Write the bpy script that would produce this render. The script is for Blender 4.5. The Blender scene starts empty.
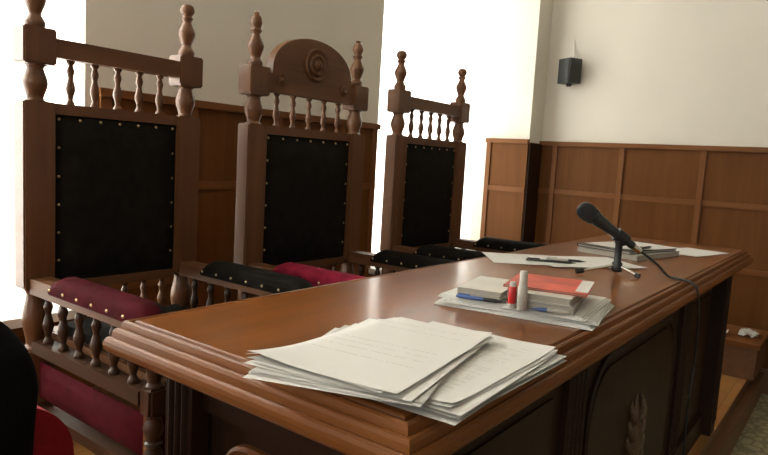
import bpy, bmesh, math, random
from mathutils import Vector, Matrix, noise
random.seed(7)
PI = math.pi
C = bpy.context.scene.collection

# ---------------------------------------------------------------- materials
def new_mat(name):
    m = bpy.data.materials.new(name); m.use_nodes = True
    nt = m.node_tree
    return m, nt, nt.nodes, nt.links, nt.nodes['Principled BSDF']

def plain(name, col, rough=.5, metal=0, var=.12, scale=12, bump=0, spec=.5, sheen=0, emit=None):
    m, nt, N, L, b = new_mat(name)
    tc = N.new('ShaderNodeTexCoord'); n = N.new('ShaderNodeTexNoise')
    n.inputs['Scale'].default_value = scale; n.inputs['Detail'].default_value = 4
    L.new(tc.outputs['Object'], n.inputs['Vector'])
    r = N.new('ShaderNodeValToRGB')
    r.color_ramp.elements[0].position = .3; r.color_ramp.elements[1].position = .7
    r.color_ramp.elements[0].color = (*[c*(1-var) for c in col], 1)
    r.color_ramp.elements[1].color = (*[min(1, c*(1+var)) for c in col], 1)
    L.new(n.outputs['Fac'], r.inputs['Fac']); L.new(r.outputs['Color'], b.inputs['Base Color'])
    b.inputs['Roughness'].default_value = rough; b.inputs['Metallic'].default_value = metal
    b.inputs['Specular IOR Level'].default_value = spec
    if sheen: b.inputs['Sheen Weight'].default_value = sheen
    if bump:
        bp = N.new('ShaderNodeBump'); bp.inputs['Strength'].default_value = bump; bp.inputs['Distance'].default_value = .01
        n2 = N.new('ShaderNodeTexNoise'); n2.inputs['Scale'].default_value = scale*6
        L.new(tc.outputs['Object'], n2.inputs['Vector'])
        L.new(n2.outputs['Fac'], bp.inputs['Height']); L.new(bp.outputs['Normal'], b.inputs['Normal'])
    return m

def wood(name, dark, light, axis='z', rough=.4, scale=1.0, coat=0, spec=.5):
    m, nt, N, L, b = new_mat(name)
    tc = N.new('ShaderNodeTexCoord'); mp = N.new('ShaderNodeMapping')
    s = [26*scale]*3; s['xyz'.index(axis)] = 1.6*scale
    mp.inputs['Scale'].default_value = s
    L.new(tc.outputs['Object'], mp.inputs['Vector'])
    n = N.new('ShaderNodeTexNoise'); n.inputs['Scale'].default_value = 1.0
    n.inputs['Detail'].default_value = 7; n.inputs['Roughness'].default_value = .62; n.inputs['Distortion'].default_value = .6
    L.new(mp.outputs['Vector'], n.inputs['Vector'])
    n2 = N.new('ShaderNodeTexNoise'); n2.inputs['Scale'].default_value = 2.2; n2.inputs['Detail'].default_value = 2
    L.new(tc.outputs['Object'], n2.inputs['Vector'])
    mx = N.new('ShaderNodeMath'); mx.operation = 'MULTIPLY_ADD'; mx.inputs[1].default_value = .35
    L.new(n2.outputs['Fac'], mx.inputs[0])
    md = N.new('ShaderNodeMath'); md.operation = 'MULTIPLY'; md.inputs[1].default_value = .7
    L.new(n.outputs['Fac'], md.inputs[0]); L.new(md.outputs[0], mx.inputs[2])
    r = N.new('ShaderNodeValToRGB')
    r.color_ramp.elements[0].position = .34; r.color_ramp.elements[1].position = .7
    r.color_ramp.elements[0].color = (*dark, 1); r.color_ramp.elements[1].color = (*light, 1)
    L.new(mx.outputs[0], r.inputs['Fac']); L.new(r.outputs['Color'], b.inputs['Base Color'])
    rr = N.new('ShaderNodeMapRange'); rr.inputs['To Min'].default_value = rough*.85; rr.inputs['To Max'].default_value = rough*1.2
    L.new(n.outputs['Fac'], rr.inputs['Value']); L.new(rr.outputs['Result'], b.inputs['Roughness'])
    b.inputs['Specular IOR Level'].default_value = spec
    b.inputs['Coat Weight'].default_value = coat; b.inputs['Coat Roughness'].default_value = .15
    bp = N.new('ShaderNodeBump'); bp.inputs['Strength'].default_value = .08; bp.inputs['Distance'].default_value = .004
    L.new(n.outputs['Fac'], bp.inputs['Height']); L.new(bp.outputs['Normal'], b.inputs['Normal'])
    return m

CH_D, CH_L = (.088, .034, .012), (.150, .065, .026)
chair_x = wood('chair_wood_x', CH_D, CH_L, 'x', .5, coat=.0, spec=.25)
chair_y = wood('chair_wood_y', CH_D, CH_L, 'y', .45, coat=.1, spec=.3)
chair_z = wood('chair_wood_z', CH_D, CH_L, 'z', .4, coat=.25, spec=.3)
chair_shade_x = wood('chair_shaded_wood_x', (.028, .011, .004), (.054, .022, .008), 'x', .5, spec=.2)  # chair wood darkened: shade on the lower chair parts put into the colour
chair_shade_z = wood('chair_shaded_wood_z', (.030, .012, .005), (.058, .024, .009), 'z', .42, coat=.1, spec=.3)  # same shaded copy of the chair wood, upright grain
TOP_D, TOP_L = (.135, .042, .007), (.235, .078, .015)
desk_top = wood('desktop_wood', TOP_D, TOP_L, 'y', .34, .8, coat=.42, spec=.10)
edge_mat = wood('desk_edge_wood_y', (.135, .045, .010), (.205, .074, .020), 'y', .36, 1, coat=0, spec=.2)
edge_x = wood('desk_edge_wood_x', (.135, .045, .010), (.205, .074, .020), 'x', .36, 1, coat=0, spec=.2)
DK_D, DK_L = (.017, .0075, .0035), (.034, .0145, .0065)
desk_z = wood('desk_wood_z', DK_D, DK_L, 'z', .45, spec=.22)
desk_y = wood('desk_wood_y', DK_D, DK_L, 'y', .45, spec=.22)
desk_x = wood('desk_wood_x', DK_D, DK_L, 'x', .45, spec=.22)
pan_z = wood('panel_wood_z', (.105, .038, .009), (.155, .061, .017), 'z', .5, .7, spec=.12)
rail_x = wood('panel_rail_x', (.145, .056, .017), (.20, .083, .028), 'x', .42, spec=.15)
rail_y = wood('panel_rail_y', (.145, .056, .017), (.20, .083, .028), 'y', .42, spec=.15)
rail_z = wood('panel_rail_z', (.145, .056, .017), (.20, .083, .028), 'z', .42, spec=.15)
podium_side = wood('podium_side_wood', (.10, .045, .02), (.17, .08, .035), 'y', .45)
wall_mat = plain('cream_plaster', (.71, .675, .59), .9, var=.03, scale=2.5, bump=.03)
white_paint = plain('white_window_paint', (.80, .78, .72), .45, var=.03)
ceil_mat = plain('ceiling_plaster', (.8, .77, .68), .95, var=.02, scale=2)
leather = plain('black_leather', (.011, .0095, .0075), .75, var=.25, scale=25, bump=.08, spec=.05)
red_vel = plain('red_upholstery', (.050, .0032, .0065), .85, var=.25, scale=30, bump=.1, spec=.06)
red_lit = plain('lit_red_upholstery', (.19, .010, .028), .8, var=.25, scale=30, bump=.1, spec=.1)  # lit copy of the red cloth: stronger light painted into the colour
brass = plain('brass', (.55, .42, .22), .35, metal=1, var=.1, scale=50)
black_pl = plain('black_plastic', (.012, .012, .013), .45, var=.15, scale=40)
dark_gr = plain('dark_grey_metal', (.035, .036, .036), .4, metal=.3, var=.15, scale=60)
mesh_mat = plain('mic_grille', (.02, .02, .02), .5, metal=.5, var=.6, scale=260, bump=.6)
chrome = plain('chrome', (.72, .70, .66), .18, metal=1, var=.05)
black_cloth = plain('black_robe_cloth', (.0045, .0042, .0042), .95, var=.3, scale=20, bump=.1, spec=.05)
red_chair = plain('red_chair_fabric', (.30, .014, .020), .8, var=.15, scale=60, bump=.1, spec=.2)
carve_mat = wood('carved_ornament_wood', (.06, .032, .016), (.12, .07, .035), 'z', .35)

def parquet():
    m, nt, N, L, b = new_mat('parquet')
    tc = N.new('ShaderNodeTexCoord'); mp = N.new('ShaderNodeMapping')
    L.new(tc.outputs['Object'], mp.inputs['Vector'])
    mp.inputs['Rotation'].default_value = (0, 0, PI/2)
    br = N.new('ShaderNodeTexBrick')
    br.inputs['Scale'].default_value = 1; br.inputs['Brick Width'].default_value = .42; br.inputs['Row Height'].default_value = .07
    br.inputs['Mortar Size'].default_value = .0018; br.inputs['Bias'].default_value = 0
    br.inputs['Color1'].default_value = (.42, .20, .062, 1); br.inputs['Color2'].default_value = (.33, .145, .045, 1)
    br.inputs['Mortar'].default_value = (.13, .055, .02, 1)
    L.new(mp.outputs['Vector'], br.inputs['Vector'])
    n = N.new('ShaderNodeTexNoise'); n.inputs['Scale'].default_value = 9; n.inputs['Detail'].default_value = 5
    L.new(mp.outputs['Vector'], n.inputs['Vector'])
    mix = N.new('ShaderNodeMix'); mix.data_type = 'RGBA'; mix.blend_type = 'MULTIPLY'; mix.inputs[0].default_value = .35
    L.new(br.outputs['Color'], mix.inputs[6]); L.new(n.outputs['Color'], mix.inputs[7])
    L.new(mix.outputs[2], b.inputs['Base Color']); b.inputs['Roughness'].default_value = .33
    return m

def carpet():
    m, nt, N, L, b = new_mat('patterned_carpet')
    tc = N.new('ShaderNodeTexCoord')
    v = N.new('ShaderNodeTexVoronoi'); v.inputs['Scale'].default_value = 18; v.feature = 'DISTANCE_TO_EDGE'
    L.new(tc.outputs['Object'], v.inputs['Vector'])
    r = N.new('ShaderNodeValToRGB'); r.color_ramp.elements[0].position = .04; r.color_ramp.elements[1].position = .16
    r.color_ramp.elements[0].color = (.20, .18, .105, 1); r.color_ramp.elements[1].color = (.34, .31, .19, 1)
    L.new(v.outputs['Distance'], r.inputs['Fac']); L.new(r.outputs['Color'], b.inputs['Base Color'])
    b.inputs['Roughness'].default_value = 1
    n = N.new('ShaderNodeTexNoise'); n.inputs['Scale'].default_value = 400
    bp = N.new('ShaderNodeBump'); bp.inputs['Strength'].default_value = .4
    L.new(n.outputs['Fac'], bp.inputs['Height']); L.new(bp.outputs['Normal'], b.inputs['Normal'])
    return m

def paper(name, lines=0, base=(.66, .65, .615), seed=0.):
    """white sheet; lines = share of the sheet carrying rows of tiny illegible grey print (UV space)"""
    m, nt, N, L, b = new_mat(name)
    b.inputs['Roughness'].default_value = .85; b.inputs['Specular IOR Level'].default_value = .2
    if not lines:
        tc = N.new('ShaderNodeTexCoord'); n = N.new('ShaderNodeTexNoise'); n.inputs['Scale'].default_value = 8
        L.new(tc.outputs['Object'], n.inputs['Vector'])
        r = N.new('ShaderNodeValToRGB'); r.color_ramp.elements[0].color = (*[c*.94 for c in base], 1); r.color_ramp.elements[1].color = (*base, 1)
        L.new(n.outputs['Fac'], r.inputs['Fac']); L.new(r.outputs['Color'], b.inputs['Base Color'])
        return m
    uv = N.new('ShaderNodeUVMap'); uv.uv_map = 'UVMap'
    sx = N.new('ShaderNodeSeparateXYZ'); L.new(uv.outputs['UV'], sx.inputs[0])
    def math_(op, a, bv=None):
        q = N.new('ShaderNodeMath'); q.operation = op
        if isinstance(a, (int, float)): q.inputs[0].default_value = a
        else: L.new(a, q.inputs[0])
        if bv is not None:
            if isinstance(bv, (int, float)): q.inputs[1].default_value = bv
            else: L.new(bv, q.inputs[1])
        return q.outputs[0]
    rows = math_('MULTIPLY', sx.outputs['Y'], 44)
    row = math_('FRACT', rows); rid = math_('FLOOR', rows)
    on = math_('LESS_THAN', row, .45)
    cx = N.new('ShaderNodeCombineXYZ')
    L.new(math_('MULTIPLY', sx.outputs['X'], 40), cx.inputs[0]); L.new(math_('ADD', math_('MULTIPLY', rid, 7.31), seed), cx.inputs[1])
    nz = N.new('ShaderNodeTexNoise'); nz.inputs['Scale'].default_value = 1; nz.inputs['Detail'].default_value = 1
    L.new(cx.outputs[0], nz.inputs['Vector'])
    word = math_('GREATER_THAN', nz.outputs['Fac'], .46)
    cz = N.new('ShaderNodeCombineXYZ'); L.new(math_('MULTIPLY', rid, 3.7), cz.inputs[0]); cz.inputs[1].default_value = seed
    wn = N.new('ShaderNodeTexNoise'); wn.inputs['Scale'].default_value = .9; L.new(cz.outputs[0], wn.inputs['Vector'])
    used = math_('LESS_THAN', wn.outputs['Fac'], .38 + .2*lines)
    inx = math_('MULTIPLY', math_('GREATER_THAN', sx.outputs['X'], .12), math_('LESS_THAN', sx.outputs['X'], .88))
    iny = math_('MULTIPLY', math_('GREATER_THAN', sx.outputs['Y'], .12), math_('LESS_THAN', sx.outputs['Y'], .9))
    k = math_('MULTIPLY', math_('MULTIPLY', on, word), math_('MULTIPLY', math_('MULTIPLY', inx, iny), used))
    k = math_('MULTIPLY', k, .2)
    mix = N.new('ShaderNodeMix'); mix.data_type = 'RGBA'
    L.new(k, mix.inputs[0]); mix.inputs[6].default_value = (*base, 1); mix.inputs[7].default_value = (.10, .095, .09, 1)
    L.new(mix.outputs[2], b.inputs['Base Color'])
    return m
paper_plain = paper('paper_plain'); paper_text = paper('paper_text', .12, seed=3.1); paper_text2 = paper('paper_text_b', .8, seed=11.7)
paper_grey = paper('paper_grey', 0, (.5, .5, .47))
news_mat = paper('newsprint', .95, (.62, .62, .59), 5.)
pages_mat = paper('book_pages', 0, (.50, .47, .40))

# ---------------------------------------------------------------- mesh helpers
def mesh_obj(name, bm, mat, parent=None, smooth=False, bevel=0, seg=2):
    if bevel:
        es = [e for e in bm.edges if len(e.link_faces) == 2 and e.calc_face_angle(0) > .6]
        bmesh.ops.bevel(bm, geom=es, offset=bevel, segments=seg, affect='EDGES', profile=.5, clamp_overlap=True)
    bmesh.ops.recalc_face_normals(bm, faces=bm.faces)
    me = bpy.data.meshes.new(name); bm.to_mesh(me); bm.free()
    o = bpy.data.objects.new(name, me); C.objects.link(o)
    for mm in (mat if isinstance(mat, (list, tuple)) else [mat]): me.materials.append(mm)
    if smooth:
        for p in me.polygons: p.use_smooth = True
        me.set_sharp_from_angle(angle=math.radians(42))
    if parent: o.parent = parent
    return o

def B(): return bmesh.new()

def box(bm, x0, x1, y0, y1, z0, z1, mi=0):
    vs = [bm.verts.new(p) for p in ((x0,y0,z0),(x1,y0,z0),(x1,y1,z0),(x0,y1,z0),(x0,y0,z1),(x1,y0,z1),(x1,y1,z1),(x0,y1,z1))]
    for f in ((0,3,2,1),(4,5,6,7),(0,1,5,4),(1,2,6,5),(2,3,7,6),(3,0,4,7)):
        bm.faces.new([vs[i] for i in f]).material_index = mi
    return vs

def lathe(bm, prof, o=(0,0,0), axis='z', seg=20, sx=1., sy=1.):
    """prof: list of (radius, height); solid of revolution about axis through o"""
    rings = []
    for r, h in prof:
        if r < 1e-5: r = 1e-4
        ring = []
        for i in range(seg):
            a = 2*PI*i/seg; u, v = r*math.cos(a)*sx, r*math.sin(a)*sy
            p = {'z': (u, v, h), 'x': (h, u, v), 'y': (u, h, v)}[axis]
            ring.append(bm.verts.new((p[0]+o[0], p[1]+o[1], p[2]+o[2])))
        rings.append(ring)
    for a, b in zip(rings, rings[1:]):
        for i in range(seg):
            bm.faces.new((a[i], a[(i+1) % seg], b[(i+1) % seg], b[i]))
    bm.faces.new(rings[0][::-1]); bm.faces.new(rings[-1])

def spline(prof, n=5):
    """smooth a list of (r, h) control points"""
    out = []
    P = [prof[0]] + list(prof) + [prof[-1]]
    for i in range(1, len(P)-2):
        p0, p1, p2, p3 = P[i-1:i+3]
        for k in range(n):
            t = k/n
            out.append(tuple(.5*(2*p1[j] + (p2[j]-p0[j])*t + (2*p0[j]-5*p1[j]+4*p2[j]-p3[j])*t*t + (3*p1[j]-p0[j]-3*p2[j]+p3[j])*t**3) for j in (0, 1)))
    out.append(prof[-1])
    return [(max(r, .0001), h) for r, h in out]

def tube(bm, pts, rad, seg=10):
    pts = [Vector(p) for p in pts]; rings = []
    rads = rad if isinstance(rad, (list, tuple)) else [rad]*len(pts)
    ref = Vector((0, 0, 1))
    for i, p in enumerate(pts):
        t = (pts[min(i+1, len(pts)-1)] - pts[max(i-1, 0)]).normalized()
        u = t.cross(ref)
        if u.length < 1e-3: u = t.cross(Vector((1, 0, 0)))
        u.normalize(); v = t.cross(u)
        rings.append([bm.verts.new(p + (u*math.cos(2*PI*k/seg) + v*math.sin(2*PI*k/seg))*rads[i]) for k in range(seg)])
    for a, b in zip(rings, rings[1:]):
        for i in range(seg): bm.faces.new((a[i], a[(i+1) % seg], b[(i+1) % seg], b[i]))
    bm.faces.new(rings[0][::-1]); bm.faces.new(rings[-1])

def catmull(pts, n=8):
    P = [Vector(p) for p in pts]; P = [P[0]] + P + [P[-1]]; out = []
    for i in range(1, len(P)-2):
        p0, p1, p2, p3 = P[i-1:i+3]
        for k in range(n):
            t = k/n
            out.append(.5*(2*p1 + (p2-p0)*t + (2*p0-5*p1+4*p2-p3)*t*t + (3*p1-p0-3*p2+p3)*t**3))
    out.append(P[-1]); return out

def prism(bm, poly, x0, x1, axis='x'):
    """poly of (a, b) in the plane square to axis, extruded from x0 to x1"""
    def P(a, b, h): return {'x': (h, a, b), 'y': (a, h, b), 'z': (a, b, h)}[axis]
    lo = [bm.verts.new(P(a, b, x0)) for a, b in poly]; hi = [bm.verts.new(P(a, b, x1)) for a, b in poly]
    n = len(poly)
    bm.faces.new(lo[::-1]); bm.faces.new(hi)
    for i in range(n): bm.faces.new((lo[i], lo[(i+1) % n], hi[(i+1) % n], hi[i]))

def thing(name, label, cat, loc=(0,0,0), rz=0, group=None):
    o = bpy.data.objects.new(name, None); C.objects.link(o); o.empty_display_size = .1
    o.location = loc; o.rotation_euler = (0, 0, rz)
    o['label'] = label; o['category'] = cat
    if group: o['group'] = group
    return o
def tag(o, label, cat, group=None):
    o['label'] = label; o['category'] = cat
    if group: o['group'] = group
    return o
def struct(name, bm, mat, label=None, **k):
    o = mesh_obj(name, bm, mat, **k); o['kind'] = 'structure'
    if label: o['label'] = label
    return o

# ---------------------------------------------------------------- the room (podium top is z = 0)
WX, FY, CZ = -2.15, 4.10, 3.25          # wall behind the chairs, far wall, ceiling
CARP = -.17
WT = 1.205                               # top of the panelling
PX = -.385                               # podium edge
b = B(); box(b, -2.4, 3.4, -3.2, 4.35, CARP-.1, CARP); struct('floor', b, carpet(), 'beige and green patterned carpet beyond the podium')
b = B(); box(b, WX, PX, -3.0, FY, CARP, 0); pod = struct('floor_podium', b, parquet(), 'raised parquet platform under the bench and chairs')
b = B(); box(b, PX, PX+.002, -3.0, FY, -.05, -.002); box(b, PX, PX+.04, -3., FY, CARP, -.05)
struct('trim_1', b, podium_side, 'wooden nosing and riser along the podium edge')
b = B(); box(b, -2.4, 3.4, -3.2, 4.35, CZ, CZ+.1); struct('ceiling', b, ceil_mat)

W1 = (-.40, 1.105, .455, 2.75); W2 = (2.725, 3.9, .42, 2.75); W0 = (-2.5, -1.2, .50, 2.75)
b = B()
ys = [-3.2, W0[0], W0[1], W1[0], W1[1], W2[0], W2[1], FY+.25]
for i in range(0, 7, 2): box(b, WX-.25, WX, ys[i], ys[i+1], CARP, CZ)
for w in (W0, W1, W2):
    box(b, WX-.25, WX, w[0], w[1], CARP, w[2]-.03); box(b, WX-.25, WX, w[0], w[1], w[3], CZ)
wl = struct('wall_left', b, wall_mat, 'cream plaster wall with tall windows behind the chairs')
b = B(); box(b, WX, 3.4, FY, FY+.25, CARP, CZ); struct('wall_far', b, wall_mat, 'cream plaster wall above the far wood panelling')
b = B(); box(b, WX, -1.80, FY-.2, FY, CARP, CZ); pier = struct('wall_pier', b, wall_mat, 'square plaster pier in the far corner beside the window')

# panelling: boards in, raised rails and posts out
def panel_face_y(name, label, x0, x1, y, posts, mats=(pan_z, rail_x), z0=0, mid=(.87, .50), cap_over=.012, end_posts=True):
    b = B(); box(b, x0, x1, y-.012, y, z0, WT-.02)
    o = struct(name, b, pan_z, label)
    b = B(); box(b, x0-.006, x1+.004, y-.034, y, WT-.028, WT); mesh_obj('cap_rail', b, rail_x, o, bevel=.005)
    for z in mid:
        b = B(); box(b, x0, x1, y-.022, y-.008, z-.016, z+.016); mesh_obj('middle_rail', b, rail_x, o, bevel=.004)
    for x in posts:
        b = B(); box(b, x-.016, x+.016, y-.024, y-.008, z0, WT-.026); mesh_obj('upright_batten', b, rail_z, o, bevel=.004)
    b = B(); box(b, x0, x1, y-.03, y, z0, z0+.14); mesh_obj('baseboard', b, podium_side, o, bevel=.004)
    return o
panel_face_y('trim_2', 'brown wooden wainscot panelling along the far wall', -1.80, 3.3, FY,
             [-1.69, -1.25, -.782, -.314, .154, .62, 1.09, 1.56, 2.03, 2.5, 2.97], z0=CARP)
p3 = panel_face_y('trim_3', 'light brown wooden panelling around the corner pier', -2.098, -1.80, FY-.2, [-2.083], z0=0)
b = B(); box(b, -1.80, -1.788, FY-.2, FY-.012, 0, WT-.02); mesh_obj('pier_side_panel', b, desk_z, p3)  # side turned from the window: its shade painted with the dark desk wood
def panel_face_x(name, label, y0, y1, x, posts, top=WT, mid=(.87, .50), cap=True):
    b = B(); box(b, x, x+.012, y0, y1, 0, top-.02)
    o = struct(name, b, pan_z, label)
    b = B(); box(b, x, x+.036, y0-.003, y1+.003, top-.028, top); mesh_obj('cap_rail', b, rail_y, o, bevel=.005)
    for z in mid:
        if z < top-.1:
            b = B(); box(b, x+.008, x+.022, y0, y1, z-.016, z+.016); mesh_obj('middle_rail', b, rail_y, o, bevel=.004)
    for y in posts:
        b = B(); box(b, x+.008, x+.024, y-.02, y+.02, 0, top-.026); mesh_obj('upright_batten', b, rail_z, o, bevel=.004)
    b = B(); box(b, x, x+.03, y0, y1, 0, .14); mesh_obj('baseboard', b, podium_side, o, bevel=.004)
    return o
panel_face_x('trim_4', 'brown wooden panelling behind the chairs between the windows', W1[1]+.04, W2[0]-.02, WX, [1.17, 1.53, 1.98, 2.42, 2.68])
panel_face_x('trim_5', 'low wooden panelling under the window behind the nearest chair', -3.0, W1[1]+.04, WX, [-1.2, -.4, .1, .55, .98], top=.41)
panel_face_x('trim_6', 'low wooden panelling under the far window', W2[0]-.02, FY-.21, WX, [3.1, 3.5], top=.38)

glass = bpy.data.materials.new('window_glass'); glass.use_nodes = True
N = glass.node_tree.nodes; L = glass.node_tree.links; N.clear()
o_ = N.new('ShaderNodeOutputMaterial'); mx = N.new('ShaderNodeMixShader'); t_ = N.new('ShaderNodeBsdfTransparent'); g_ = N.new('ShaderNodeBsdfGlossy')
g_.inputs['Roughness'].default_value = .02; mx.inputs[0].default_value = .06
L.new(t_.outputs[0], mx.inputs[1]); L.new(g_.outputs[0], mx.inputs[2]); L.new(mx.outputs[0], o_.inputs[0])
sheer = bpy.data.materials.new('sheer_white_fabric'); sheer.use_nodes = True
N = sheer.node_tree.nodes; L = sheer.node_tree.links; N.clear()
o_ = N.new('ShaderNodeOutputMaterial'); mx = N.new('ShaderNodeMixShader'); t_ = N.new('ShaderNodeBsdfTranslucent'); d_ = N.new('ShaderNodeBsdfDiffuse')
wv = N.new('ShaderNodeTexNoise'); wv.inputs['Scale'].default_value = 90
rp = N.new('ShaderNodeValToRGB'); rp.color_ramp.elements[0].color = (.86, .86, .84, 1); rp.color_ramp.elements[1].color = (.93, .93, .91, 1)
L.new(wv.outputs['Fac'], rp.inputs['Fac']); L.new(rp.outputs['Color'], t_.inputs['Color']); L.new(rp.outputs['Color'], d_.inputs['Color'])
mx.inputs[0].default_value = .15
L.new(t_.outputs[0], mx.inputs[1]); L.new(d_.outputs[0], mx.inputs[2]); L.new(mx.outputs[0], o_.inputs[0])

def window(i, w, label):
    y0, y1, z0, z1 = w; x = WX-.2
    b = B()
    for (a, c, d, e) in ((y0, y0+.06, z0, z1), (y1-.06, y1, z0, z1), (y0+.06, y1-.06, z0, z0+.07), (y0+.06, y1-.06, z1-.06, z1), ((y0+y1)/2-.035, (y0+y1)/2+.035, z0+.07, z1-.06)):
        box(b, x-.03, x+.03, a, c, d, e)
    f = struct('window_%d' % i, b, white_paint, label, bevel=.006)
    b = B(); box(b, x-.004, x+.004, y0+.05, y1-.05, z0+.06, z1-.05); mesh_obj('pane', b, glass, f)
    return f
def sill(w, name, label):
    b = B(); box(b, WX-.17, WX+.09, w[0]-.04, w[1]+.04 if w is not W2 else w[1]+.03, w[2]-.03, w[2]); struct(name, b, white_paint, label, bevel=.006)
window(1, W1, 'tall bright window behind the nearest chair'); window(2, W2, 'tall bright window between the panelled wall and the pier')
sill(W1, 'trim_7', 'white sill below the near window'); sill(W2, 'trim_8', 'white sill below the far window')
def curtain(w, label, ph):
    y0, y1, z0, z1 = w; n = 120
    b = B(); rows = []
    for zi in range(13):
        z = z0+.001 + (z1-z0-.03)*zi/12; row = []
        for k in range(n+1):
            y = y0+.004 + (y1-y0-.008)*k/n
            x = WX-.022 + .012*math.sin(y*62+ph+.3*math.sin(z*2)) + .008*math.sin(y*23+ph*2)
            row.append(b.verts.new((x, y, z)))
        rows.append(row)
    for r0, r1 in zip(rows, rows[1:]):
        for k in range(n): b.faces.new((r0[k], r0[k+1], r1[k+1], r1[k]))
    o = mesh_obj('sheer_curtain', b, sheer, smooth=True)
    tag(o, label, 'curtain')
    b = B(); tube(b, [(WX-.022, y0+.005, z1-.03), (WX-.022, y1-.005, z1-.03)], .009); mesh_obj('curtain_rod', b, white_paint, o, smooth=True)
curtain(W1, 'glowing sheer white curtain in the window behind the nearest chair', 0)
curtain(W2, 'glowing sheer white curtain in the far window behind the plain distant chair', 1.7)

# ---------------------------------------------------------------- chairs
def baluster(bm, o, z0, z1, r):
    h = z1-z0
    pr = [(r*.95,0),(r*1.0,.05*h),(r*.62,.12*h),(r*.72,.2*h),(r*1.0,.38*h),(r*.98,.5*h),(r*.72,.72*h),(r*.6,.86*h),(r*.95,.93*h),(r*.95,h)]
    lathe(bm, spline([(a, z0+c) for a, c in pr], 4), (o[0], o[1], 0), seg=18)
def vase(bm, o, z0, z1, r):
    h = z1-z0
    pr = [(r*.8,0),(r*.92,.06*h),(r*.7,.14*h),(r*1.0,.42*h),(r*1.0,.58*h),(r*.7,.86*h),(r*.92,.94*h),(r*.8,h)]
    lathe(bm, spline([(a, z0+c) for a, c in pr], 4), (o[0], o[1], 0), seg=20)
def spindle(parent, o, z0, z1, r=.012, m=None):
    b = B(); h = z1-z0
    pr = [(r*.9,0),(r*.9,.06*h),(r*.55,.13*h),(r*.62,.2*h),(r*1.02,.36*h),(r*.78,.5*h),(r*.55,.62*h),(r*.85,.76*h),(r*.5,.88*h),(r*.9,.94*h),(r*.9,h)]
    lathe(b, spline([(a, z0+c) for a, c in pr], 3), (o[0], o[1], 0), seg=12)
    return mesh_obj('spindle', b, m or chair_z, parent, smooth=True)

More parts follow.
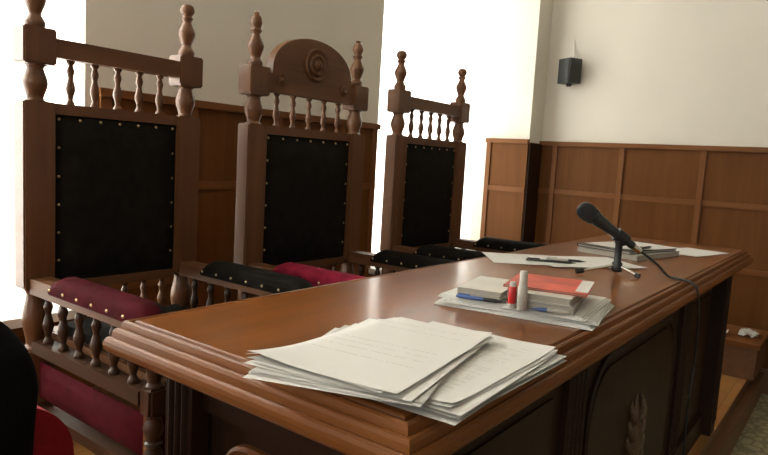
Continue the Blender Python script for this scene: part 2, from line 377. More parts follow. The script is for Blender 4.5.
def make_chair(label, x, yc, W, crest=False, ztop=1.445, rz=0, cloth=None):
    cloth = cloth or red_vel
    t = thing('judge_armchair', label, 'chair', (x, yc, 0), rz, 'judges chairs behind the bench')
    pw, pd = .080, .058; px = -pd/2; hw = W/2
    for s in (-1, 1):
        y = s*hw
        b = B(); g = pw/2
        box(b, -pd, 0, y-g, y+g, 0, .455); box(b, -pd, 0, y-g, y+g, .622, 1.105); box(b, -pd-.004, .004, y-g-.001, y+g+.001, 1.197, 1.288)
        bmesh.ops.bevel(b, geom=list(b.edges), offset=.004, segments=2, affect='EDGES')
        vase(b, (px, y), .45, .628, .031); vase(b, (px, y), 1.10, 1.202, .029)
        post = mesh_obj('back_post', b, chair_z, t, smooth=True)
        b = B(); h = ztop-1.284
        if crest:
            pr = [(.026,0),(.031,.05*h),(.031,.1*h),(.021,.17*h),(.024,.23*h),(.034,.36*h),(.033,.43*h),(.021,.55*h),(.018,.6*h),(.025,.66*h),(.019,.7*h),(.027,.8*h),(.02,.9*h),(.010,.95*h),(.013,.98*h),(.001,h)]
        else:
            pr = [(.026,0),(.031,.05*h),(.032,.12*h),(.02,.22*h),(.022,.28*h),(.033,.42*h),(.032,.5*h),(.02,.62*h),(.017,.68*h),(.023,.74*h),(.018,.78*h),(.027,.84*h),(.0285,.90*h),(.023,.965*h),(.012,.993*h),(.001,h)]
        lathe(b, spline([(a*.76, 1.284+c) for a, c in pr], 3), (px, y, 0), seg=20)
        mesh_obj('finial', b, chair_z, post, smooth=True)
    a = hw - pw/2 - .0005               # half the clear width between the posts
    if crest:
        b = B(); pts = [(-a, 1.214), (a, 1.214), (a, 1.275), (a-.016, 1.275)]
        aw = a-.016
        for k in range(1, 24):
            th = PI*k/24
            pts.append((aw*math.cos(th), 1.288 + .126*math.sin(th)**.9))
        pts += [(-(a-.016), 1.275), (-a, 1.275)]
        prism(b, pts, px-.010, px+.0225)
        cb = mesh_obj('arched_crest_board', b, chair_y, t, bevel=.005)
        b = B()
        lathe(b, [(.058, px+.0055+.012), (.058, px+.0055+.022), (.052, px+.0055+.028), (.046, px+.0055+.024), (.040, px+.0055+.022), (.036, px+.0055+.030), (.030, px+.0055+.032), (.026, px+.0055+.026), (.020, px+.0055+.025), (.015, px+.0055+.034), (.006, px+.0055+.038), (.0005, px+.0055+.038)], (0, .004, 1.328), 'x', 32)
        mesh_obj('rosette', b, chair_y, cb, smooth=True)
        for s in (-1, 1):
            b = B(); lathe(b, [(.021, px+.0055+.012), (.021, px+.0055+.021), (.015, px+.0055+.025), (.011, px+.0055+.022), (.007, px+.0055+.028), (.0005, px+.0055+.029)], (0, s*.155, 1.258), 'x', 20)
            mesh_obj('round_boss', b, chair_y, cb, smooth=True)
    else:
        b = B(); box(b, px-.010, -.001, -a, a, 1.219, 1.267); mesh_obj('crest_rail', b, chair_y, t, bevel=.005)
    b = B(); box(b, px-.018, px+.02, -a, a, 1.076, 1.104); mesh_obj('upper_back_rail', b, chair_y, t, bevel=.006)
    z1 = 1.216 if crest else 1.221
    for k in range(5):
        spindle(t, (px, (-1+2*(k+.75)/5.5)*a), 1.102, z1)
    b = B(); box(b, px-.018, px+.02, -a, a, .606, .632); mesh_obj('lower_back_rail', b, chair_y, t, bevel=.006)
    for k in range(6):
        spindle(t, (px, (-1+2*(k+.5)/6)*a), .498, .608)
    # leather back: pillowed front, red cloth behind
    b = B(); n = 14; rows = []
    for i in range(n+1):
        row = []
        for j in range(n+1):
            u, v = i/n, j/n
            bul = (1-(2*u-1)**6)*(1-(2*v-1)**6)
            row.append(b.verts.new((px+.012 + .016*bul, -a + 2*a*u,   .632 + .445*v)))
        rows.append(row)
    for i in range(n):
        for j in range(n): b.faces.new((rows[i][j], rows[i+1][j], rows[i+1][j+1], rows[i][j+1]))
    nf = len(b.faces)
    def nail(x, y, z, ax='x', r=.0046):
        lathe(b, [(r, 0), (r*.8, .0018), (r*.35, .003), (.0004, .0033)] if ax == 'x' else [(r, 0), (r*.8, -.0018), (r*.35, -.003), (.0004, -.0033)], (x, y, z), ax if ax == 'x' else 'y', 8)
    m_ = 6
    for k in range(m_):
        z = .69 + (1.064-.69)*k/(m_-1)
        for s in (-1, 1): nail(px+.0155, s*(a-.013), z)
    for k in range(1, 6): nail(px+.0155, (-1+2*k/6)*(a-.013), 1.064)
    b.faces.ensure_lookup_table()
    for f in b.faces[nf:]: f.material_index = 1
    lp = mesh_obj('leather_back_panel', b, [leather, brass], t, smooth=True)
    b = B(); box(b, px-.012, px+.010, -a, a, .632, 1.076); mesh_obj('rear_cloth', b, red_vel, lp)
    # seat
    D = .52
    b = B(); box(b, 0.0, D, -hw+.03, hw-.03, .452, .50); sf = mesh_obj('seat_frame', b, chair_y, t, bevel=.006)
    b = B(); box(b, -pd+.006, 0.001, -a, a, .455, .50); mesh_obj('rear_seat_rail', b, chair_y, t, bevel=.005)
    b = B(); box(b, .012, D-.01, -hw+.045, hw-.045, .498, .525); mesh_obj('seat_cushion', b, leather, t, bevel=.012, seg=4, smooth=True)
    for s in (-1, 1):
        y = s*hw
        b = B()
        box(b, 0.001, D+.012, y-.027, y+.027, .612, .652)
        arm = mesh_obj('armrest', b, chair_x, t, bevel=.006)
        # padded top: rounded section swept along the arm, rolled over at the front
        b = B(); m = 18; rings = []; x0, x1 = .112, D+.022
        for i in range(m+1):
            u = i/m; xx = x0 + (x1-x0)*u
            e = min(1, ((u)/.10)**.5) if u < .1 else 1
            if u > .86: e = math.sqrt(max(.02, 1-((u-.86)/.14)**2))
            ring = []
            sec = [(-.031, .630), (-.034, .648), (-.033, .662), (-.027, .672), (-.012, .678), (.012, .678), (.027, .672), (.033, .662), (.034, .648), (.031, .630)]
            for (q, z) in sec: ring.append(b.verts.new((xx, y + q, .640 + (z-.640)*(e if z > .64 else 1))))
            rings.append(ring)
        ns = len(rings[0])
        for r0, r1 in zip(rings, rings[1:]):
            for k in range(ns-1):
                f = b.faces.new((r0[k], r0[k+1], r1[k+1], r1[k]))
                out = (k <= 4) if s < 0 else (k >= ns-4)
                f.material_index = 1 if out else 0
        b.faces.new(rings[0]); b.faces.new(rings[-1][::-1])
        nf = len(b.faces)
        for k in range(7):
            xx = x0+.012 + (x1-x0-.03)*k/6
            for q, d in ((-1, 1), (1, -1)):
                yy = y + q*.0335
                lathe(b, [(.0042, 0), (.0034, q*.0018), (.0014, q*.003), (.0004, q*.0033)], (xx, yy, .643), 'y', 8)
        b.faces.ensure_lookup_table()
        for f in b.faces[nf:]: f.material_index = 2
        mesh_obj('arm_pad', b, [leather, cloth, brass], arm, smooth=True)
        # side: rail, spindles, red padded panel, bottom rail
        b = B(); box(b, 0, D-.02, y-.022, y+.022, .455, .486); mesh_obj('side_rail', b, chair_shade_x, t, bevel=.005)
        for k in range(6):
            spindle(t, (.045+.40*k/5*1.0, y), .486, .614, .0135, chair_shade_z)
        b = B(); n1, n2 = 14, 6; rows = []
        for i in range(n1+1):
            row = []
            for j in range(n2+1):
                u, v = i/n1, j/n2
                bul = (1-(2*u-1)**8)*(1-(2*v-1)**4)
                row.append(b.verts.new((.004+(D-.03)*u, y + s*(.004+.014*bul), .332+.098*v)))
            rows.append(row)
        for i in range(n1):
            for j in range(n2): b.faces.new((rows[i][j], rows[i+1][j], rows[i+1][j+1], rows[i][j+1]))
        mesh_obj('side_panel', b, red_vel, t, smooth=True)
        b = B(); box(b, 0, D-.02, y-.018, y+.018, .285, .312); mesh_obj('bottom_rail', b, chair_shade_x, t, bevel=.005)
        # turned front leg
        b = B(); fx = D+.006
        for z0, z1 in ((.436, .50), (.25, .315), (0, .07)): box(b, fx-.021, fx+.021, y-.023, y+.023, z0, z1)
        bmesh.ops.bevel(b, geom=list(b.edges), offset=.006, segments=2, affect='EDGES')
        vase(b, (fx, y), .495, .615, .020); vase(b, (fx, y), .31, .375, .021); vase(b, (fx, y), .372, .441, .021); vase(b, (fx, y), .065, .255, .022)
        mesh_obj('front_leg', b, chair_shade_z, t, smooth=True)
    b = B(); box(b, D-.03, D+.012, -hw+.026, hw-.026, .262, .305); mesh_obj('front_stretcher', b, chair_y, t, bevel=.005)
    b = B(); box(b, D-.014, D, -hw+.026, hw-.026, .305, .452); mesh_obj('front_panel', b, red_vel, t)
    return t
make_chair('dark carved wooden armchair with square crest rail, nearest to the bench corner', -1.69, .978, .449).scale.z = 1.006
make_chair('carved wooden armchair with tall arched crest and round rosette, black leather back', -1.57, 1.628, .505, True, 1.46, cloth=red_lit)
make_chair('carved wooden armchair with square crest rail, farthest, in front of the bright far window', -1.54, 2.366, .487, cloth=leather).scale.z = 1.012

# ---------------------------------------------------------------- the bench (long judges' desk)
dx0, dx1, dy0, dy1 = -.892, -.360, .533, 2.85
TZ = .74
desk = thing('judges_desk', 'long polished reddish brown wooden judges bench with moulded edge and dark panelled body', 'desk', (0, 0, 0))
prof = [(-.010, 0), (-.007, -.0015), (-.005, -.005), (-.001, -.0055), (.002, -.0015), (.006, -.0005), (.010, -.003), (.012, -.009), (.0125, -.013), (.016, -.0125), (.020, -.014), (.023, -.018),
        (.024, -.0235), (.0245, -.027), (.028, -.0265), (.032, -.029), (.035, -.034), (.036, -.040), (.035, -.046), (.031, -.051), (.024, -.054), (.0, -.054), (-.05, -.054)]
b = B(); loops = []
for o, z in prof:
    loops.append([b.verts.new(p) for p in ((dx0-o*.8, dy0-o*.8, TZ+z), (dx1+o*.8, dy0-o*.8, TZ+z), (dx1+o*.8, dy1+o*.8, TZ+z), (dx0-o*.8, dy1+o*.8, TZ+z))])
top = b.faces.new(loops[0])
for a, c in zip(loops, loops[1:]):
    for k in range(4): b.faces.new((a[k], a[(k+1) % 4], c[(k+1) % 4], c[k])).material_index = 1 + (k % 2)
b.faces.new(loops[-1][::-1]).material_index = 1
dt = mesh_obj('desktop', b, [desk_top, edge_x, edge_mat], desk)
bx0, bx1, by0, by1 = -.845, -.388, .58, 2.805        # outer faces of the end blocks
BT = TZ-.054
RX = bx1-.05                                          # recessed long front face
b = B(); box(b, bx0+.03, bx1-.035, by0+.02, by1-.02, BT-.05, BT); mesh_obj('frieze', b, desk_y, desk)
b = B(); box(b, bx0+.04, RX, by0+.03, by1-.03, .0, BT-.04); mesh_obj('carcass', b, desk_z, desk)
def fluted(bm, x0, x1, y, z0, z1, n=3):
    """pilaster on a face square to y, with n vertical reeds"""
    box(bm, x0, x1, y-.012, y+.02, z0, z1)
    w = (x1-x0)/(n+1)
    for k in range(n):
        c = x0 + w*(k+1)
        tube(bm, [(c, y-.012, z0+.04), (c, y-.012, z1-.03)], w*.36, 8)
for (x0, x1) in ((bx0, bx0+.068), (bx1-.068, bx1)):
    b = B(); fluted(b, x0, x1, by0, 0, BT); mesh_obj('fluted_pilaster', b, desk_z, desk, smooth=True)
# near end: plinth, top rail, raised panel with rounded shoulders
def shoulder_poly(u0, u1, z0, z1, r):
    pts = [(u0, z0), (u1, z0), (u1, z1-r)]
    for k in range(1, 9):
        a = PI/2*k/8; pts.append((u1 - r + r*math.cos(a), z1 - r + r*math.sin(a)))
    for k in range(0, 9):
        a = PI/2*k/8; pts.append((u0 + r - r*math.sin(a), z1 - r + r*math.cos(a)))
    return pts
def frame_ring(bm, poly, place, w=.018, d=.014):
    """a moulding that runs along a closed polygon; place(u, z, depth) -> xyz"""
    n = len(poly); cx = sum(p[0] for p in poly)/n; cz = sum(p[1] for p in poly)/n
    def inset(k, amt):
        p0, p1, p2 = Vector(poly[k-1]), Vector(poly[k]), Vector(poly[(k+1) % n])
        d1 = (p1-p0).normalized(); d2 = (p2-p1).normalized()
        n1 = Vector((-d1.y, d1.x)); n2 = Vector((-d2.y, d2.x)); m = (n1+n2).normalized()
        return p1 + m*amt/max(.4, m.dot(n1))
    secs = [(0, 0), (.0, d*.6), (w*.3, d), (w*.6, d*.55), (w, d*.4), (w, 0)]
    loops = []
    for a, h in secs:
        loops.append([bm.verts.new(place(*inset(k, a), h)) for k in range(n)])
    for r0, r1 in zip(loops, loops[1:]):
        for k in range(n): bm.faces.new((r0[k], r0[(k+1) % n], r1[(k+1) % n], r1[k]))
yn = by0+.03
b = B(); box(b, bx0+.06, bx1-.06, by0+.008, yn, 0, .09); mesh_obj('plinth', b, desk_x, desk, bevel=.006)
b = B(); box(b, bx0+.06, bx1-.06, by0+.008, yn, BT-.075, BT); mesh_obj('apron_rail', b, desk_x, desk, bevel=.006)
pl = shoulder_poly(bx0+.10, bx1-.10, .13, BT-.11, .06)
b = B(); prism(b, shoulder_poly(bx0+.125, bx1-.125, .155, BT-.135, .05), yn-.012, yn+.004, 'y'); ep = mesh_obj('end_raised_panel', b, desk_z, desk, bevel=.006)
b = B(); frame_ring(b, pl, lambda u, z, d: (u, yn-d, z)); mesh_obj('panel_moulding', b, edge_mat, ep)
# long front: projecting end blocks, three arched panels with a carved drop in each
for (y0, y1) in ((by0, by0+.08), (by1-.085, by1)):
    b = B(); box(b, RX-.02, bx1, y0, y1, 0, BT)
    for k in range(3): tube(b, [(bx1, y0+.02+.022*k, .05), (bx1, y0+.02+.022*k, BT-.04)], .006, 8)
    mesh_obj('end_block', b, desk_z, desk, bevel=.003)
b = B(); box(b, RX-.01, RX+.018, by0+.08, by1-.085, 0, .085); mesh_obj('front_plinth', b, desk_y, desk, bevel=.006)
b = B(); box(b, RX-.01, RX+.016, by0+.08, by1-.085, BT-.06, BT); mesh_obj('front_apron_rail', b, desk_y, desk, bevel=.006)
def drop_ornament(yc, zc, par):
    """carved leaf drop: a central bud with pairs of leaves lying on the panel"""
    b = B()
    lathe(b, spline([(.004, zc-.11), (.012, zc-.09), (.022, zc-.05), (.026, zc-.01), (.02, zc+.04), (.009, zc+.09), (.002, zc+.125)], 4), (RX+.006, 0, 0), 'z', 14, sx=.8)
    for v in b.verts: v.co.y = yc + v.co.y*1.5
    for k in range(4):
        for s in (-1, 1):
            z = zc-.09+.045*k; w = .018+.004*(3-k)
            tube(b, catmull([(RX+.006, yc+s*.018, z), (RX+.014, yc+s*(.03+w*.7), z+.02), (RX+.008, yc+s*(.028+w*1.3), z+.05), (RX+.004, yc+s*(.02+w*1.2), z+.07)], 4), [.008, .010, .011, .012, .012, .011, .010, .009, .008, .007, .005, .004, .002][:13], 8)
    mesh_obj('carved_drop', b, carve_mat, par, smooth=True)
pc = 1.745                                            # centre of the arched front panel
secs = [(by0+.08, 1.19, 0), (1.31, 2.18, 1), (2.30, by1-.085, 0)]
for (y0, y1, arch) in secs:
    if arch:
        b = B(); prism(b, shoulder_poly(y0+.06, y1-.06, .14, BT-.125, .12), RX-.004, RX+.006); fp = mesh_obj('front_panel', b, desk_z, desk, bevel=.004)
        b = B(); frame_ring(b, shoulder_poly(y0+.035, y1-.035, .12, BT-.09, .14), lambda u, z, d: (RX+d, u, z), .020, .012); mesh_obj('panel_moulding', b, desk_y, fp)
        drop_ornament(pc, .30, fp)
    else:
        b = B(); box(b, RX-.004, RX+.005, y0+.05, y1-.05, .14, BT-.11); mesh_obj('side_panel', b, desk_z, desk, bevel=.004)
for y in (1.25, 2.24):
    b = B(); box(b, RX-.004, RX+.014, y-.055, y+.055, .085, BT-.06)
    for q in (-1.5, -.5, .5, 1.5): tube(b, [(RX+.013, y+.024*q, .10), (RX+.013, y+.024*q, BT-.08)], .006, 8)
    mesh_obj('front_pilaster', b, desk_z, desk, smooth=True)

# ---------------------------------------------------------------- paper
def sheet(name, label, cat, cx, cy, rz, zf, mat, w=.21, h=.297, curl=(), group=None, wob=.0008, seed=0, thick=0):
    """a thin sheet; zf(x, y) gives the surface it lies on, curl = (corner u, corner v, reach, lift) bends"""
    o = None; b = B(); nu, nv = 14, 20; uvl = b.loops.layers.uv.new('UVMap'); rows = []
    c, s = math.cos(rz), math.sin(rz); uvs = {}
    for i in range(nu+1):
        row = []
        for j in range(nv+1):
            u, v = i/nu, j/nv
            lx, ly = (u-.5)*w, (v-.5)*h
            X, Y = cx + c*lx - s*ly, cy + s*lx + c*ly
            z = zf(X, Y) + wob*(1+noise.noise(Vector((X*9, Y*9, seed))))
            for (cu, cv, reach, lift) in curl:
                d = math.hypot((u-cu)*w, (v-cv)*h)
                if d < reach: z += lift*(1-d/reach)**2
            vt = b.verts.new((X-cx, Y-cy, z-TZ)); uvs[vt] = (u, v); row.append(vt)
        rows.append(row)
    for i in range(nu):
        for j in range(nv):
            f = b.faces.new((rows[i][j], rows[i+1][j], rows[i+1][j+1], rows[i][j+1]))
            for lp in f.loops: lp[uvl].uv = uvs[lp.vert]
    if thick:
        bmesh.ops.solidify(b, geom=list(b.faces), thickness=-thick)
    o = mesh_obj(name, b, mat, smooth=True); o.location = (cx, cy, TZ)
    tag(o, label, cat, group)
    return o
R = math.radians
# right-hand pile lies over the long edge of the bench
GB = 'sheets in the printed pile overhanging the long edge'
for i in range(9):
    top_ = i == 8
    zz = .7412 + .0014*i
    rot = [3, -1, 1, 4, -1, 1, 3, 0, 1][i]; ox = [.004, .010, -.006, .002, .008, .0, .006, -.002, -.006][i]; oy = [-.012, .006, .002, -.006, .008, .0, -.004, .004, .01][i]
    curl = [(1, 1, .09, .0004*i)]
    if top_: curl = [(1, 1, .09, .0040), (1, 0, .05, .0035)]
    if i == 7: curl = [(1, 1, .09, .0034), (1, 0, .05, .003)]
    sheet('paper_sheet', 'topmost printed sheet of the pile overhanging the long bench edge' if top_ else 'loose sheet under the top one of the pile overhanging the long bench edge', 'paper',
          -.429+ox, .707+oy, R(rot), (lambda z0: lambda x, y: z0)(zz), paper_text2 if top_ else [paper_plain, paper_grey, paper_plain][i % 3], curl=curl, group=None if top_ else GB, seed=3.3, wob=.0004)
# left-hand pile: lies on the bench at its left, climbs onto the other pile at its right
GA = 'sheets in the pile at the corner of the bench'
def climb(z0):
    def f(x, y):
        t = min(1, max(0, (x+.615)/.05)); t = t*t*(3-2*t)
        return z0 + .0136*t
    return f
spec = [(-.497, .640, 21), (-.490, .648, 17), (-.495, .652, 19), (-.500, .655, 13), (-.488, .660, 11), (-.497, .662, 9), (-.503, .668, 3), (-.498, .664, 8)]
for i, (x, y, rt) in enumerate(spec):
    top_ = i == 7
    curl = [(0, 0, .10, .0006*i)]
    if top_: curl = [(0, 0, .12, .009), (1, 1, .10, .004), (0, 1, .08, .003), (1, 0, .06, .001)]
    if i == 6: curl = [(0, 0, .12, .006), (0, 1, .08, .002)]
    sheet('paper_sheet', 'large topmost white sheet of the pile at the near corner of the bench' if top_ else 'loose sheet beneath the top one of the pile at the near bench corner', 'paper',
          x, y, R(rt), climb(.7412+.0012*i), paper_text if top_ else [paper_plain, paper_plain, paper_grey][i % 3], curl=curl, group=None if top_ else GA, seed=3.3, wob=.0004)

def flat_stack(name, label, cat, cx, cy, rz, w, h, z0, th, cover, pages, inset=.003, group=None, spine=True):
    """a closed book or folded paper: two covers, page block between, spine along local -x"""
    t = thing(name, label, cat, (cx, cy, z0), rz, group); ct = min(.0016, th*.2)
    b = B(); box(b, -w/2, w/2, -h/2, h/2, 0, ct); box(b, -w/2, w/2, -h/2, h/2, th-ct, th)
    if spine: box(b, -w/2-.0012, -w/2+.0012, -h/2, h/2, 0, th)
    mesh_obj('cover', b, cover, t)
    b = B(); n = 5
    for k in range(n):
        q = .0012*math.sin(k*2.3)
        za = ct + (th-2*ct)*k/n; box(b, -w/2+.001, w/2-inset+q, -h/2+inset+q, h/2-inset-q, za, ct + (th-2*ct)*(k+.92)/n)
    mesh_obj('page_block', b, pages, t)
    return t
grey_cov = plain('grey_cover', (.36, .35, .32), .5, var=.15, scale=18)
lt_cov = plain('light_cover', (.50, .48, .42), .5, var=.1, scale=14)
red_cov = plain('red_cover', (.50, .055, .025), .45, var=.35, scale=14)
blk_cov = plain('black_cover', (.015, .015, .016), .45, var=.2)
news_cov = news_mat
# newspapers and magazines at the middle of the bench
zt = TZ + .0006
for i, (x, y, rt, w, h, th, lab) in enumerate([
        (-.513, 1.163, 9, .297, .245, .006, 'lowest folded newspaper of the stack in the middle of the bench'),
        (-.510, 1.166, 13, .288, .238, .0055, 'second folded grey newspaper from the bottom of the middle stack'),
        (-.516, 1.164, 7, .282, .232, .0055, 'upper folded grey newspaper under the books in the middle stack')]):
    b = B(); t = thing('folded_newspaper', lab, 'newspaper', (x, y, zt), R(rt))
    n = 3
    uvl = b.loops.layers.uv.new('UVMap')
    for k in range(n):
        q = .004*k
        m0 = len(b.faces); box(b, -w/2+q*.3, w/2-q, -h/2+q, h/2-q*.5, th*k/n, th*(k+.9)/n)
    b.faces.ensure_lookup_table()
    for f in b.faces:
        for lp in f.loops: lp[uvl].uv = ((lp.vert.co.x/w+.5), (lp.vert.co.y/h+.5))
    mesh_obj('paper_fold', b, news_mat, t)
    zt += th + .0005
NZ = zt
flat_stack('closed_book', 'small pale book lying left of the thick grey books on the newspapers', 'book', -.574, 1.118, R(12), .085, .15, NZ, .020, lt_cov, pages_mat, group='books in the middle stack')
flat_stack('closed_book', 'lower thick grey book on the newspapers', 'book', -.462, 1.150, R(14), .115, .19, NZ, .0145, grey_cov, pages_mat, group='books in the middle stack')
flat_stack('closed_book', 'upper grey book on the newspapers, right under the red booklet', 'book', -.464, 1.148, R(12), .113, .185, NZ+.0150, .0135, lt_cov, pages_mat, group='books in the middle stack')
rb = flat_stack('red_booklet', 'thin red and orange booklet lying on top of the grey books', 'book', -.468, 1.165, R(14), .15, .155, NZ+.0290, .0045, red_cov, pages_mat)
b = B(); box(b, .052, .0745, -.06, .07, .0046, .0053); mesh_obj('white_label_strip', b, paper_plain, rb)
# small things in front of the books
red_pl = plain('red_plastic', (.50, .02, .02), .35, var=.1); clear_pl = plain('cloudy_plastic', (.40, .385, .34), .3, var=.1, scale=60)
blue_pl = plain('blue_plastic', (.06, .12, .32), .35, var=.1)
def upright(name, label, cat, x, y, z, bands):
    t = thing(name, label, cat, (x, y, z))
    for nm, prf, m in bands:
        b = B(); lathe(b, prf, (0, 0, 0), seg=20); mesh_obj(nm, b, m, t, smooth=True)
upright('glue_stick', 'small red tube with white ends standing in front of the books', 'glue stick', -.487, 1.036, NZ,
        [('base', [(.0065, 0), (.0071, .002), (.0071, .009)], clear_pl), ('sleeve', [(.0068, .0085), (.0074, .010), (.0074, .038), (.0065, .040)], red_pl), ('cap', [(.0061, .0395), (.0061, .046), (.005, .048)], clear_pl)])
upright('correction_fluid_bottle', 'cloudy white slim bottle standing beside the red tube in front of the books', 'bottle', -.467, 1.035, NZ,
        [('body', [(.0075, 0), (.0088, .002), (.0088, .042), (.0065, .047)], clear_pl), ('cap', [(.0072, .0465), (.0072, .068), (.006, .071)], clear_pl)])
def pen(label, p, q, r, cols, grp):
    p, q = Vector(p), Vector(q); d = (q-p); l = d.length
    t = thing('ballpoint_pen', label, 'pen', p, math.atan2(d.y, d.x), grp)
    b = B(); lathe(b, [(.0006, 0), (.0012, .006), (r*.8, .016), (r, .02), (r, l*.45)], (0, 0, 0), 'x', 12); mesh_obj('grip', b, cols[0], t, smooth=True)
    b = B(); lathe(b, [(r*.98, l*.45), (r*.98, l-.004), (r*.6, l)], (0, 0, 0), 'x', 12); mesh_obj('barrel', b, cols[1], t, smooth=True)
    b = B(); box(b, l*.72, l-.004, -.0015, .0015, r*.9, r+.0022); mesh_obj('clip', b, cols[1], t)
pen('blue pen with black grip lying on the newspapers beside the red tube', (-.505, 1.052, NZ+.0042), (-.598, 1.028, NZ+.0042), .0038, (black_pl, blue_pl), None)
pen('short blue pen lying in front of the thick grey books', (-.456, 1.045, NZ+.0042), (-.392, 1.068, NZ+.0042), .0038, (blue_pl, clear_pl), None)
# sheets and pens behind
fl = lambda z: (lambda x, y: z)
sheet('paper_sheet', 'white sheet lying flat behind the books, left edge near the chairs', 'paper', -.765, 1.775, R(-52), fl(.7408), paper_text, group='sheets behind the books', seed=91)
sheet('paper_sheet', 'white sheet lying behind the books and partly under the microphone tripod', 'paper', -.655, 1.860, R(-40), fl(.7425), paper_text2, group='sheets behind the books', seed=92, curl=[(1, 1, .08, .004)])
pen('grey pen lying on the white sheets behind the books', (-.640, 1.765, .7495), (-.765, 1.70, .7495), .004, (black_pl, dark_gr), None)
pen('pale pen with white barrel on the sheet left of the microphone', (-.630, 1.822, .7495), (-.735, 1.775, .7495), .0038, (black_pl, clear_pl), None)
# far pile beyond the microphone
flat_stack('document_folder', 'grey document folder at the bottom of the far pile', 'folder', -.628, 2.235, R(-12), .215, .30, TZ+.0006, .016, grey_cov, pages_mat)
flat_stack('document_folder', 'black covered folder in the far pile between the papers', 'folder', -.636, 2.235, R(-16), .20, .285, TZ+.0172, .009, blk_cov, pages_mat)
sheet('paper_sheet', 'white sheet on top of the black folder behind the microphone', 'paper', -.628, 2.255, R(-18), fl(.7668), paper_text, w=.19, h=.27, seed=97, curl=[(1, 0, .1, .004)])
sheet('paper_sheet', 'single white sheet lying alone at the far end of the bench', 'paper', -.488, 2.525, R(-14), fl(.7408), paper_plain, w=.155, h=.26, seed=98)

pen('black pen lying across the far pile of papers behind the microphone', (-.555, 2.235, .7735), (-.572, 2.115, .7735), .0042, (black_pl, black_pl), None)
# ---------------------------------------------------------------- microphone on its little tripod
MB_ = Vector((-.512, 1.722, TZ))
st = thing('microphone_stand', 'small chrome legged tabletop tripod holding the microphone', 'stand', MB_)
b = B(); lathe(b, [(.012, .010), (.014, .014), (.014, .032), (.0095, .037), (.0095, .084), (.012, .088), (.012, .096)], seg=16); mesh_obj('stem', b, black_pl, st, smooth=True)
for ang, nm in ((None, (.062, -.008)), (None, (-.080, -.084)), (None, (-.03, .085))):
    b = B(); tube(b, [(nm[0]*.1, nm[1]*.1, .026), (nm[0]*.88, nm[1]*.88, .0085)], .0040, 10); lg = mesh_obj('leg', b, chrome, st, smooth=True)
    b = B(); tube(b, [(nm[0]*.82, nm[1]*.82, .0095), (nm[0], nm[1], .0068)], [.0058, .0064], 10); mesh_obj('rubber_foot', b, black_pl, lg, smooth=True)
hd = Vector((-.588, 1.662, .907)); tl = Vector((-.484, 1.744, .823)); ax = (hd-tl).normalized()
cl = tl + ax*.035
b = B(); tube(b, [Vector((0, 0, .092)), Vector((.004, .002, .100)), Vector(cl-MB_)+Vector((0, 0, -.018))], .0075, 12)
tube(b, [cl-MB_-ax*.016, cl-MB_+ax*.020], [.0165, .0185], 16); mesh_obj('clip', b, black_pl, st, smooth=True)
mic = thing('handheld_microphone', 'dark grey handheld microphone tilted up in the tripod clip', 'microphone', tl)
Lm = (hd-tl).length
def along(b, prf):
    q = ax.to_track_quat('Z', 'Y').to_matrix()
    n0 = len(b.verts); lathe(b, prf, seg=24); b.verts.ensure_lookup_table()
    for v in b.verts: v.co = q @ v.co
b = B(); along(b, [(.009, -.004), (.0105, 0), (.011, .02), (.0125, .055), (.0155, .09), (.018, Lm-.038), (.019, Lm-.030)]); mesh_obj('handle', b, dark_gr, mic, smooth=True)
b = B(); along(b, [(.0195, Lm-.031), (.0225, Lm-.027), (.0232, Lm-.022), (.0225, Lm-.018)]); mesh_obj('grille_ring', b, black_pl, mic, smooth=True)
b = B(); along(b, [(.0215, Lm-.0185), (.0240, Lm-.008), (.0238, Lm+.004), (.021, Lm+.014), (.014, Lm+.021), (.006, Lm+.0235), (.0004, Lm+.024)]); mesh_obj('grille_head', b, mesh_mat, mic, smooth=True)
b = B(); along(b, [(.0075, -.028), (.0085, -.024), (.0095, -.004)]); mesh_obj('plug', b, chrome, mic, smooth=True)
e = tl - ax*.024
cab = [e, e - ax*.02, (-.425, 1.785, .775), (-.398, 1.795, .7475), (-.372, 1.790, .7445), (-.338, 1.775, .7425), (-.3200, 1.772, .728), (-.3165, 1.79, .69), (-.328, 1.88, .62), (-.334, 1.925, .50), (-.335, 1.91, .39), (-.335, 1.92, .2), (-.340, 1.94, .02), (-.352, 1.98, -.044), (-.360, 2.15, -.0455)]
b = B(); tube(b, catmull([tuple(p) for p in cab], 8), .0032, 8); c_ = mesh_obj('microphone_cable', b, black_pl, smooth=True)
tag(c_, 'thin black microphone cable running over the bench edge down to the podium', 'cable')

# ---------------------------------------------------------------- wall speaker
sp = thing('wall_speaker', 'small black box speaker mounted high on the far wall', 'speaker', (-1.612, FY-.075, 1.655), R(-28))
b = B(); box(b, -.056, .056, -.05, .045, -.078, .078); body = mesh_obj('cabinet', b, black_pl, sp, bevel=.012, seg=3, smooth=True)
b = B(); box(b, -.047, .047, -.054, -.049, -.068, .068); mesh_obj('grille', b, dark_gr, sp, bevel=.002)
b = B(); box(b, -.012, .012, .035, .058, -.02, .02); box(b, -.018, .018, -.006, .006, -.096, -.076); mesh_obj('bracket', b, black_pl, sp)
b = B(); tube(b, catmull([(-1.612, FY-.06, 1.725), (-1.614, FY-.03, 1.775), (-1.622, FY-.012, 1.81), (-1.630, FY-.005, 1.865)], 6), .004, 8); wcb = mesh_obj('speaker_wire', b, white_paint, smooth=True)
tag(wcb, 'short white wire above the small speaker on the far wall', 'wire')

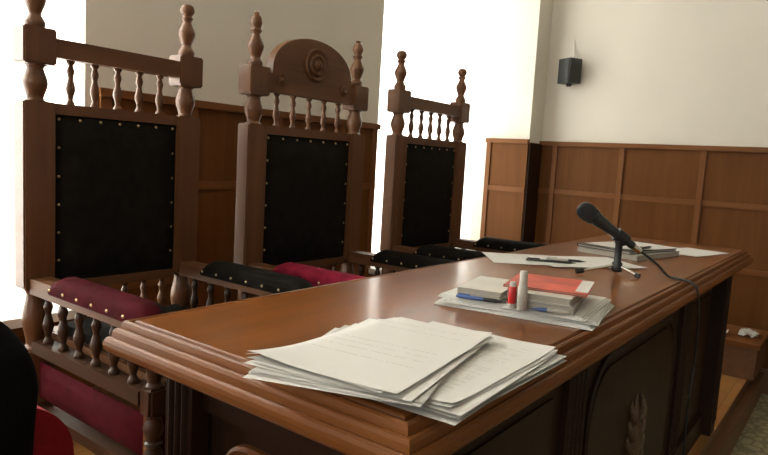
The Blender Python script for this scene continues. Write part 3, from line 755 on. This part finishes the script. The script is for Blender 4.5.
# ---------------------------------------------------------------- step box by the far wall with papers on it
bxr = thing('wooden_step', 'brown wooden step box at the far end of the podium against the panelled wall', 'step', (-.46, 3.85, 0))
b = B(); box(b, -.26, .105, -.19, .21, 0, .165); mesh_obj('box_body', b, podium_side, bxr, bevel=.005)
b = B(); box(b, -.27, .118, -.205, .21, .165, .19); mesh_obj('tread', b, rail_x, bxr, bevel=.006)
def crumple(name, label, x, y, z, w, h, seed, mat):
    b = B(); n = 10; rows = []
    for i in range(n+1):
        rows.append([b.verts.new(((i/n-.5)*w, (j/n-.5)*h, .004+.022*max(0, .4+noise.noise(Vector((i*.45, j*.45, seed)))))) for j in range(n+1)])
    for i in range(n):
        for j in range(n): b.faces.new((rows[i][j], rows[i+1][j], rows[i+1][j+1], rows[i][j+1]))
    o = mesh_obj(name, b, mat, smooth=True); o.location = (x, y, z); tag(o, label, 'paper')
crumple('crumpled_paper', 'crumpled white paper lying on the wooden step box by the far wall', -.545, 3.76, .1905, .07, .09, 2.2, paper_plain)
crumple('paper_sheet', 'rumpled grey paper on the right of the wooden step box', -.42, 3.84, .1905, .09, .12, 6.4, paper_grey)

# ---------------------------------------------------------------- red chair with a black robe at the near left
rc = thing('red_upholstered_chair', 'red upholstered chair with rounded back at the near left behind the black robe', 'chair', (-.95, .25, 0))
def rounded(bm, x0, x1, z0, z1, r, y0, y1):
    pts = [(x0, z0), (x1, z0), (x1, z1-r)]
    for k in range(1, 11):
        a = PI/2*k/10; pts.append((x1-r+r*math.cos(a), z1-r+r*math.sin(a)))
    for k in range(0, 11):
        a = PI/2*k/10; pts.append((x0+r-r*math.sin(a), z1-r+r*math.cos(a)))
    prism(bm, pts, y0, y1, 'x')
b = B(); rounded(b, -.235, .225, .30, .622, .10, -.075, 0); mesh_obj('backrest', b, red_chair, rc, bevel=.025, seg=4, smooth=True)
b = B(); box(b, .004, .46, -.22, .21, .30, .395); mesh_obj('seat', b, red_chair, rc, bevel=.02, seg=3, smooth=True)
for x in (-.03, .42):
    for y in (-.19, .18):
        b = B(); tube(b, [(x, y, 0), (x, y, .302)], [.014, .018], 10); mesh_obj('leg', b, chair_z, rc, smooth=True)
# robe: a heap of cloth on the seat of that chair
b = B(); n, m = 56, 34; rows = []
for i in range(n):
    th = 2*PI*i/n; row = []
    for j in range(m+1):
        v = j/m
        if v < .62: z = .397 + (.71-.397)*v/.62; rr = .76 + .24*v/.62
        else:
            a_ = (v-.62)/.38*PI/2; z = .71 + .12*math.sin(a_); rr = math.cos(a_)**.8
        f = 1 + (.09*math.sin(5*th+1.3) + .035*math.sin(11*th+z*9))*(1-v)
        nz = noise.noise(Vector((math.cos(th)*1.8, math.sin(th)*1.8, v*3)))*.014*(1-v)
        row.append(b.verts.new(((.105*f)*rr*math.cos(th)+nz, (.131*f)*rr*math.sin(th)+nz, z)))
    rows.append(row)
for i in range(n):
    for j in range(m): b.faces.new((rows[i][j], rows[(i+1) % n][j], rows[(i+1) % n][j+1], rows[i][j+1]))
rob = mesh_obj('black_robe', b, black_cloth, smooth=True); rob.location = (-.803, .211, 0)
tag(rob, 'black cloth robe heaped on the seat of the red chair at the near left', 'robe')

# ---------------------------------------------------------------- light
def area(name, loc, rot, sx, sy, power, col):
    l = bpy.data.lights.new(name, 'AREA'); l.shape = 'RECTANGLE'; l.size = sx; l.size_y = sy; l.energy = power; l.color = col
    o = bpy.data.objects.new(name, l); C.objects.link(o); o.location = loc; o.rotation_euler = rot
    return o
DAY = (1, .975, .92)
for i, (w, p) in enumerate(((W1, 200), (W2, 88))):
    area('daylight', (WX-.55, (w[0]+w[1])/2, (w[2]+w[3])/2), (0, -PI/2, 0), w[3]-w[2], w[1]-w[0], p, DAY)
area('daylight', (WX-.30, (W0[0]+W0[1])/2, (W0[2]+W0[3])/2), (0, -PI/2, 0), W0[3]-W0[2], W0[1]-W0[0], 20, DAY)
area('fill_behind', (-.3, -2.9, 2.0), (PI/2, 0, 0), 1.8, 1.7, 45, (1, .97, .92))  # added fill lamp behind the camera, no window built there
wd = bpy.data.worlds.new('World'); bpy.context.scene.world = wd; wd.use_nodes = True
bg = wd.node_tree.nodes['Background']; bg.inputs['Color'].default_value = (1, .90, .74, 1); bg.inputs['Strength'].default_value = .32

# ---------------------------------------------------------------- camera
f_, yaw, pitch, roll = 630.0, -.6489, -.1051, -.05725
fw = Vector((math.sin(yaw)*math.cos(pitch), math.cos(yaw)*math.cos(pitch), math.sin(pitch)))
r0 = Vector((math.cos(yaw), -math.sin(yaw), 0)); d0 = fw.cross(r0)
rt = math.cos(roll)*r0 + math.sin(roll)*d0; dn = -math.sin(roll)*r0 + math.cos(roll)*d0
M = Matrix((rt, -dn, -fw)).transposed().to_4x4(); M.translation = (0, 0, 1.01)
cd = bpy.data.cameras.new('camera'); cam = bpy.data.objects.new('camera', cd); C.objects.link(cam)
cam.matrix_world = M; cd.sensor_width = 36; cd.lens = f_/768*36; cd.clip_start = .02
bpy.context.scene.camera = cam
sc = bpy.context.scene
sc.view_settings.view_transform = 'Standard'; sc.view_settings.look = 'None'; sc.view_settings.exposure = 0
sc.cycles.max_bounces = 10; sc.cycles.diffuse_bounces = 5; sc.cycles.transparent_max_bounces = 8
sc.cycles.use_denoising = True
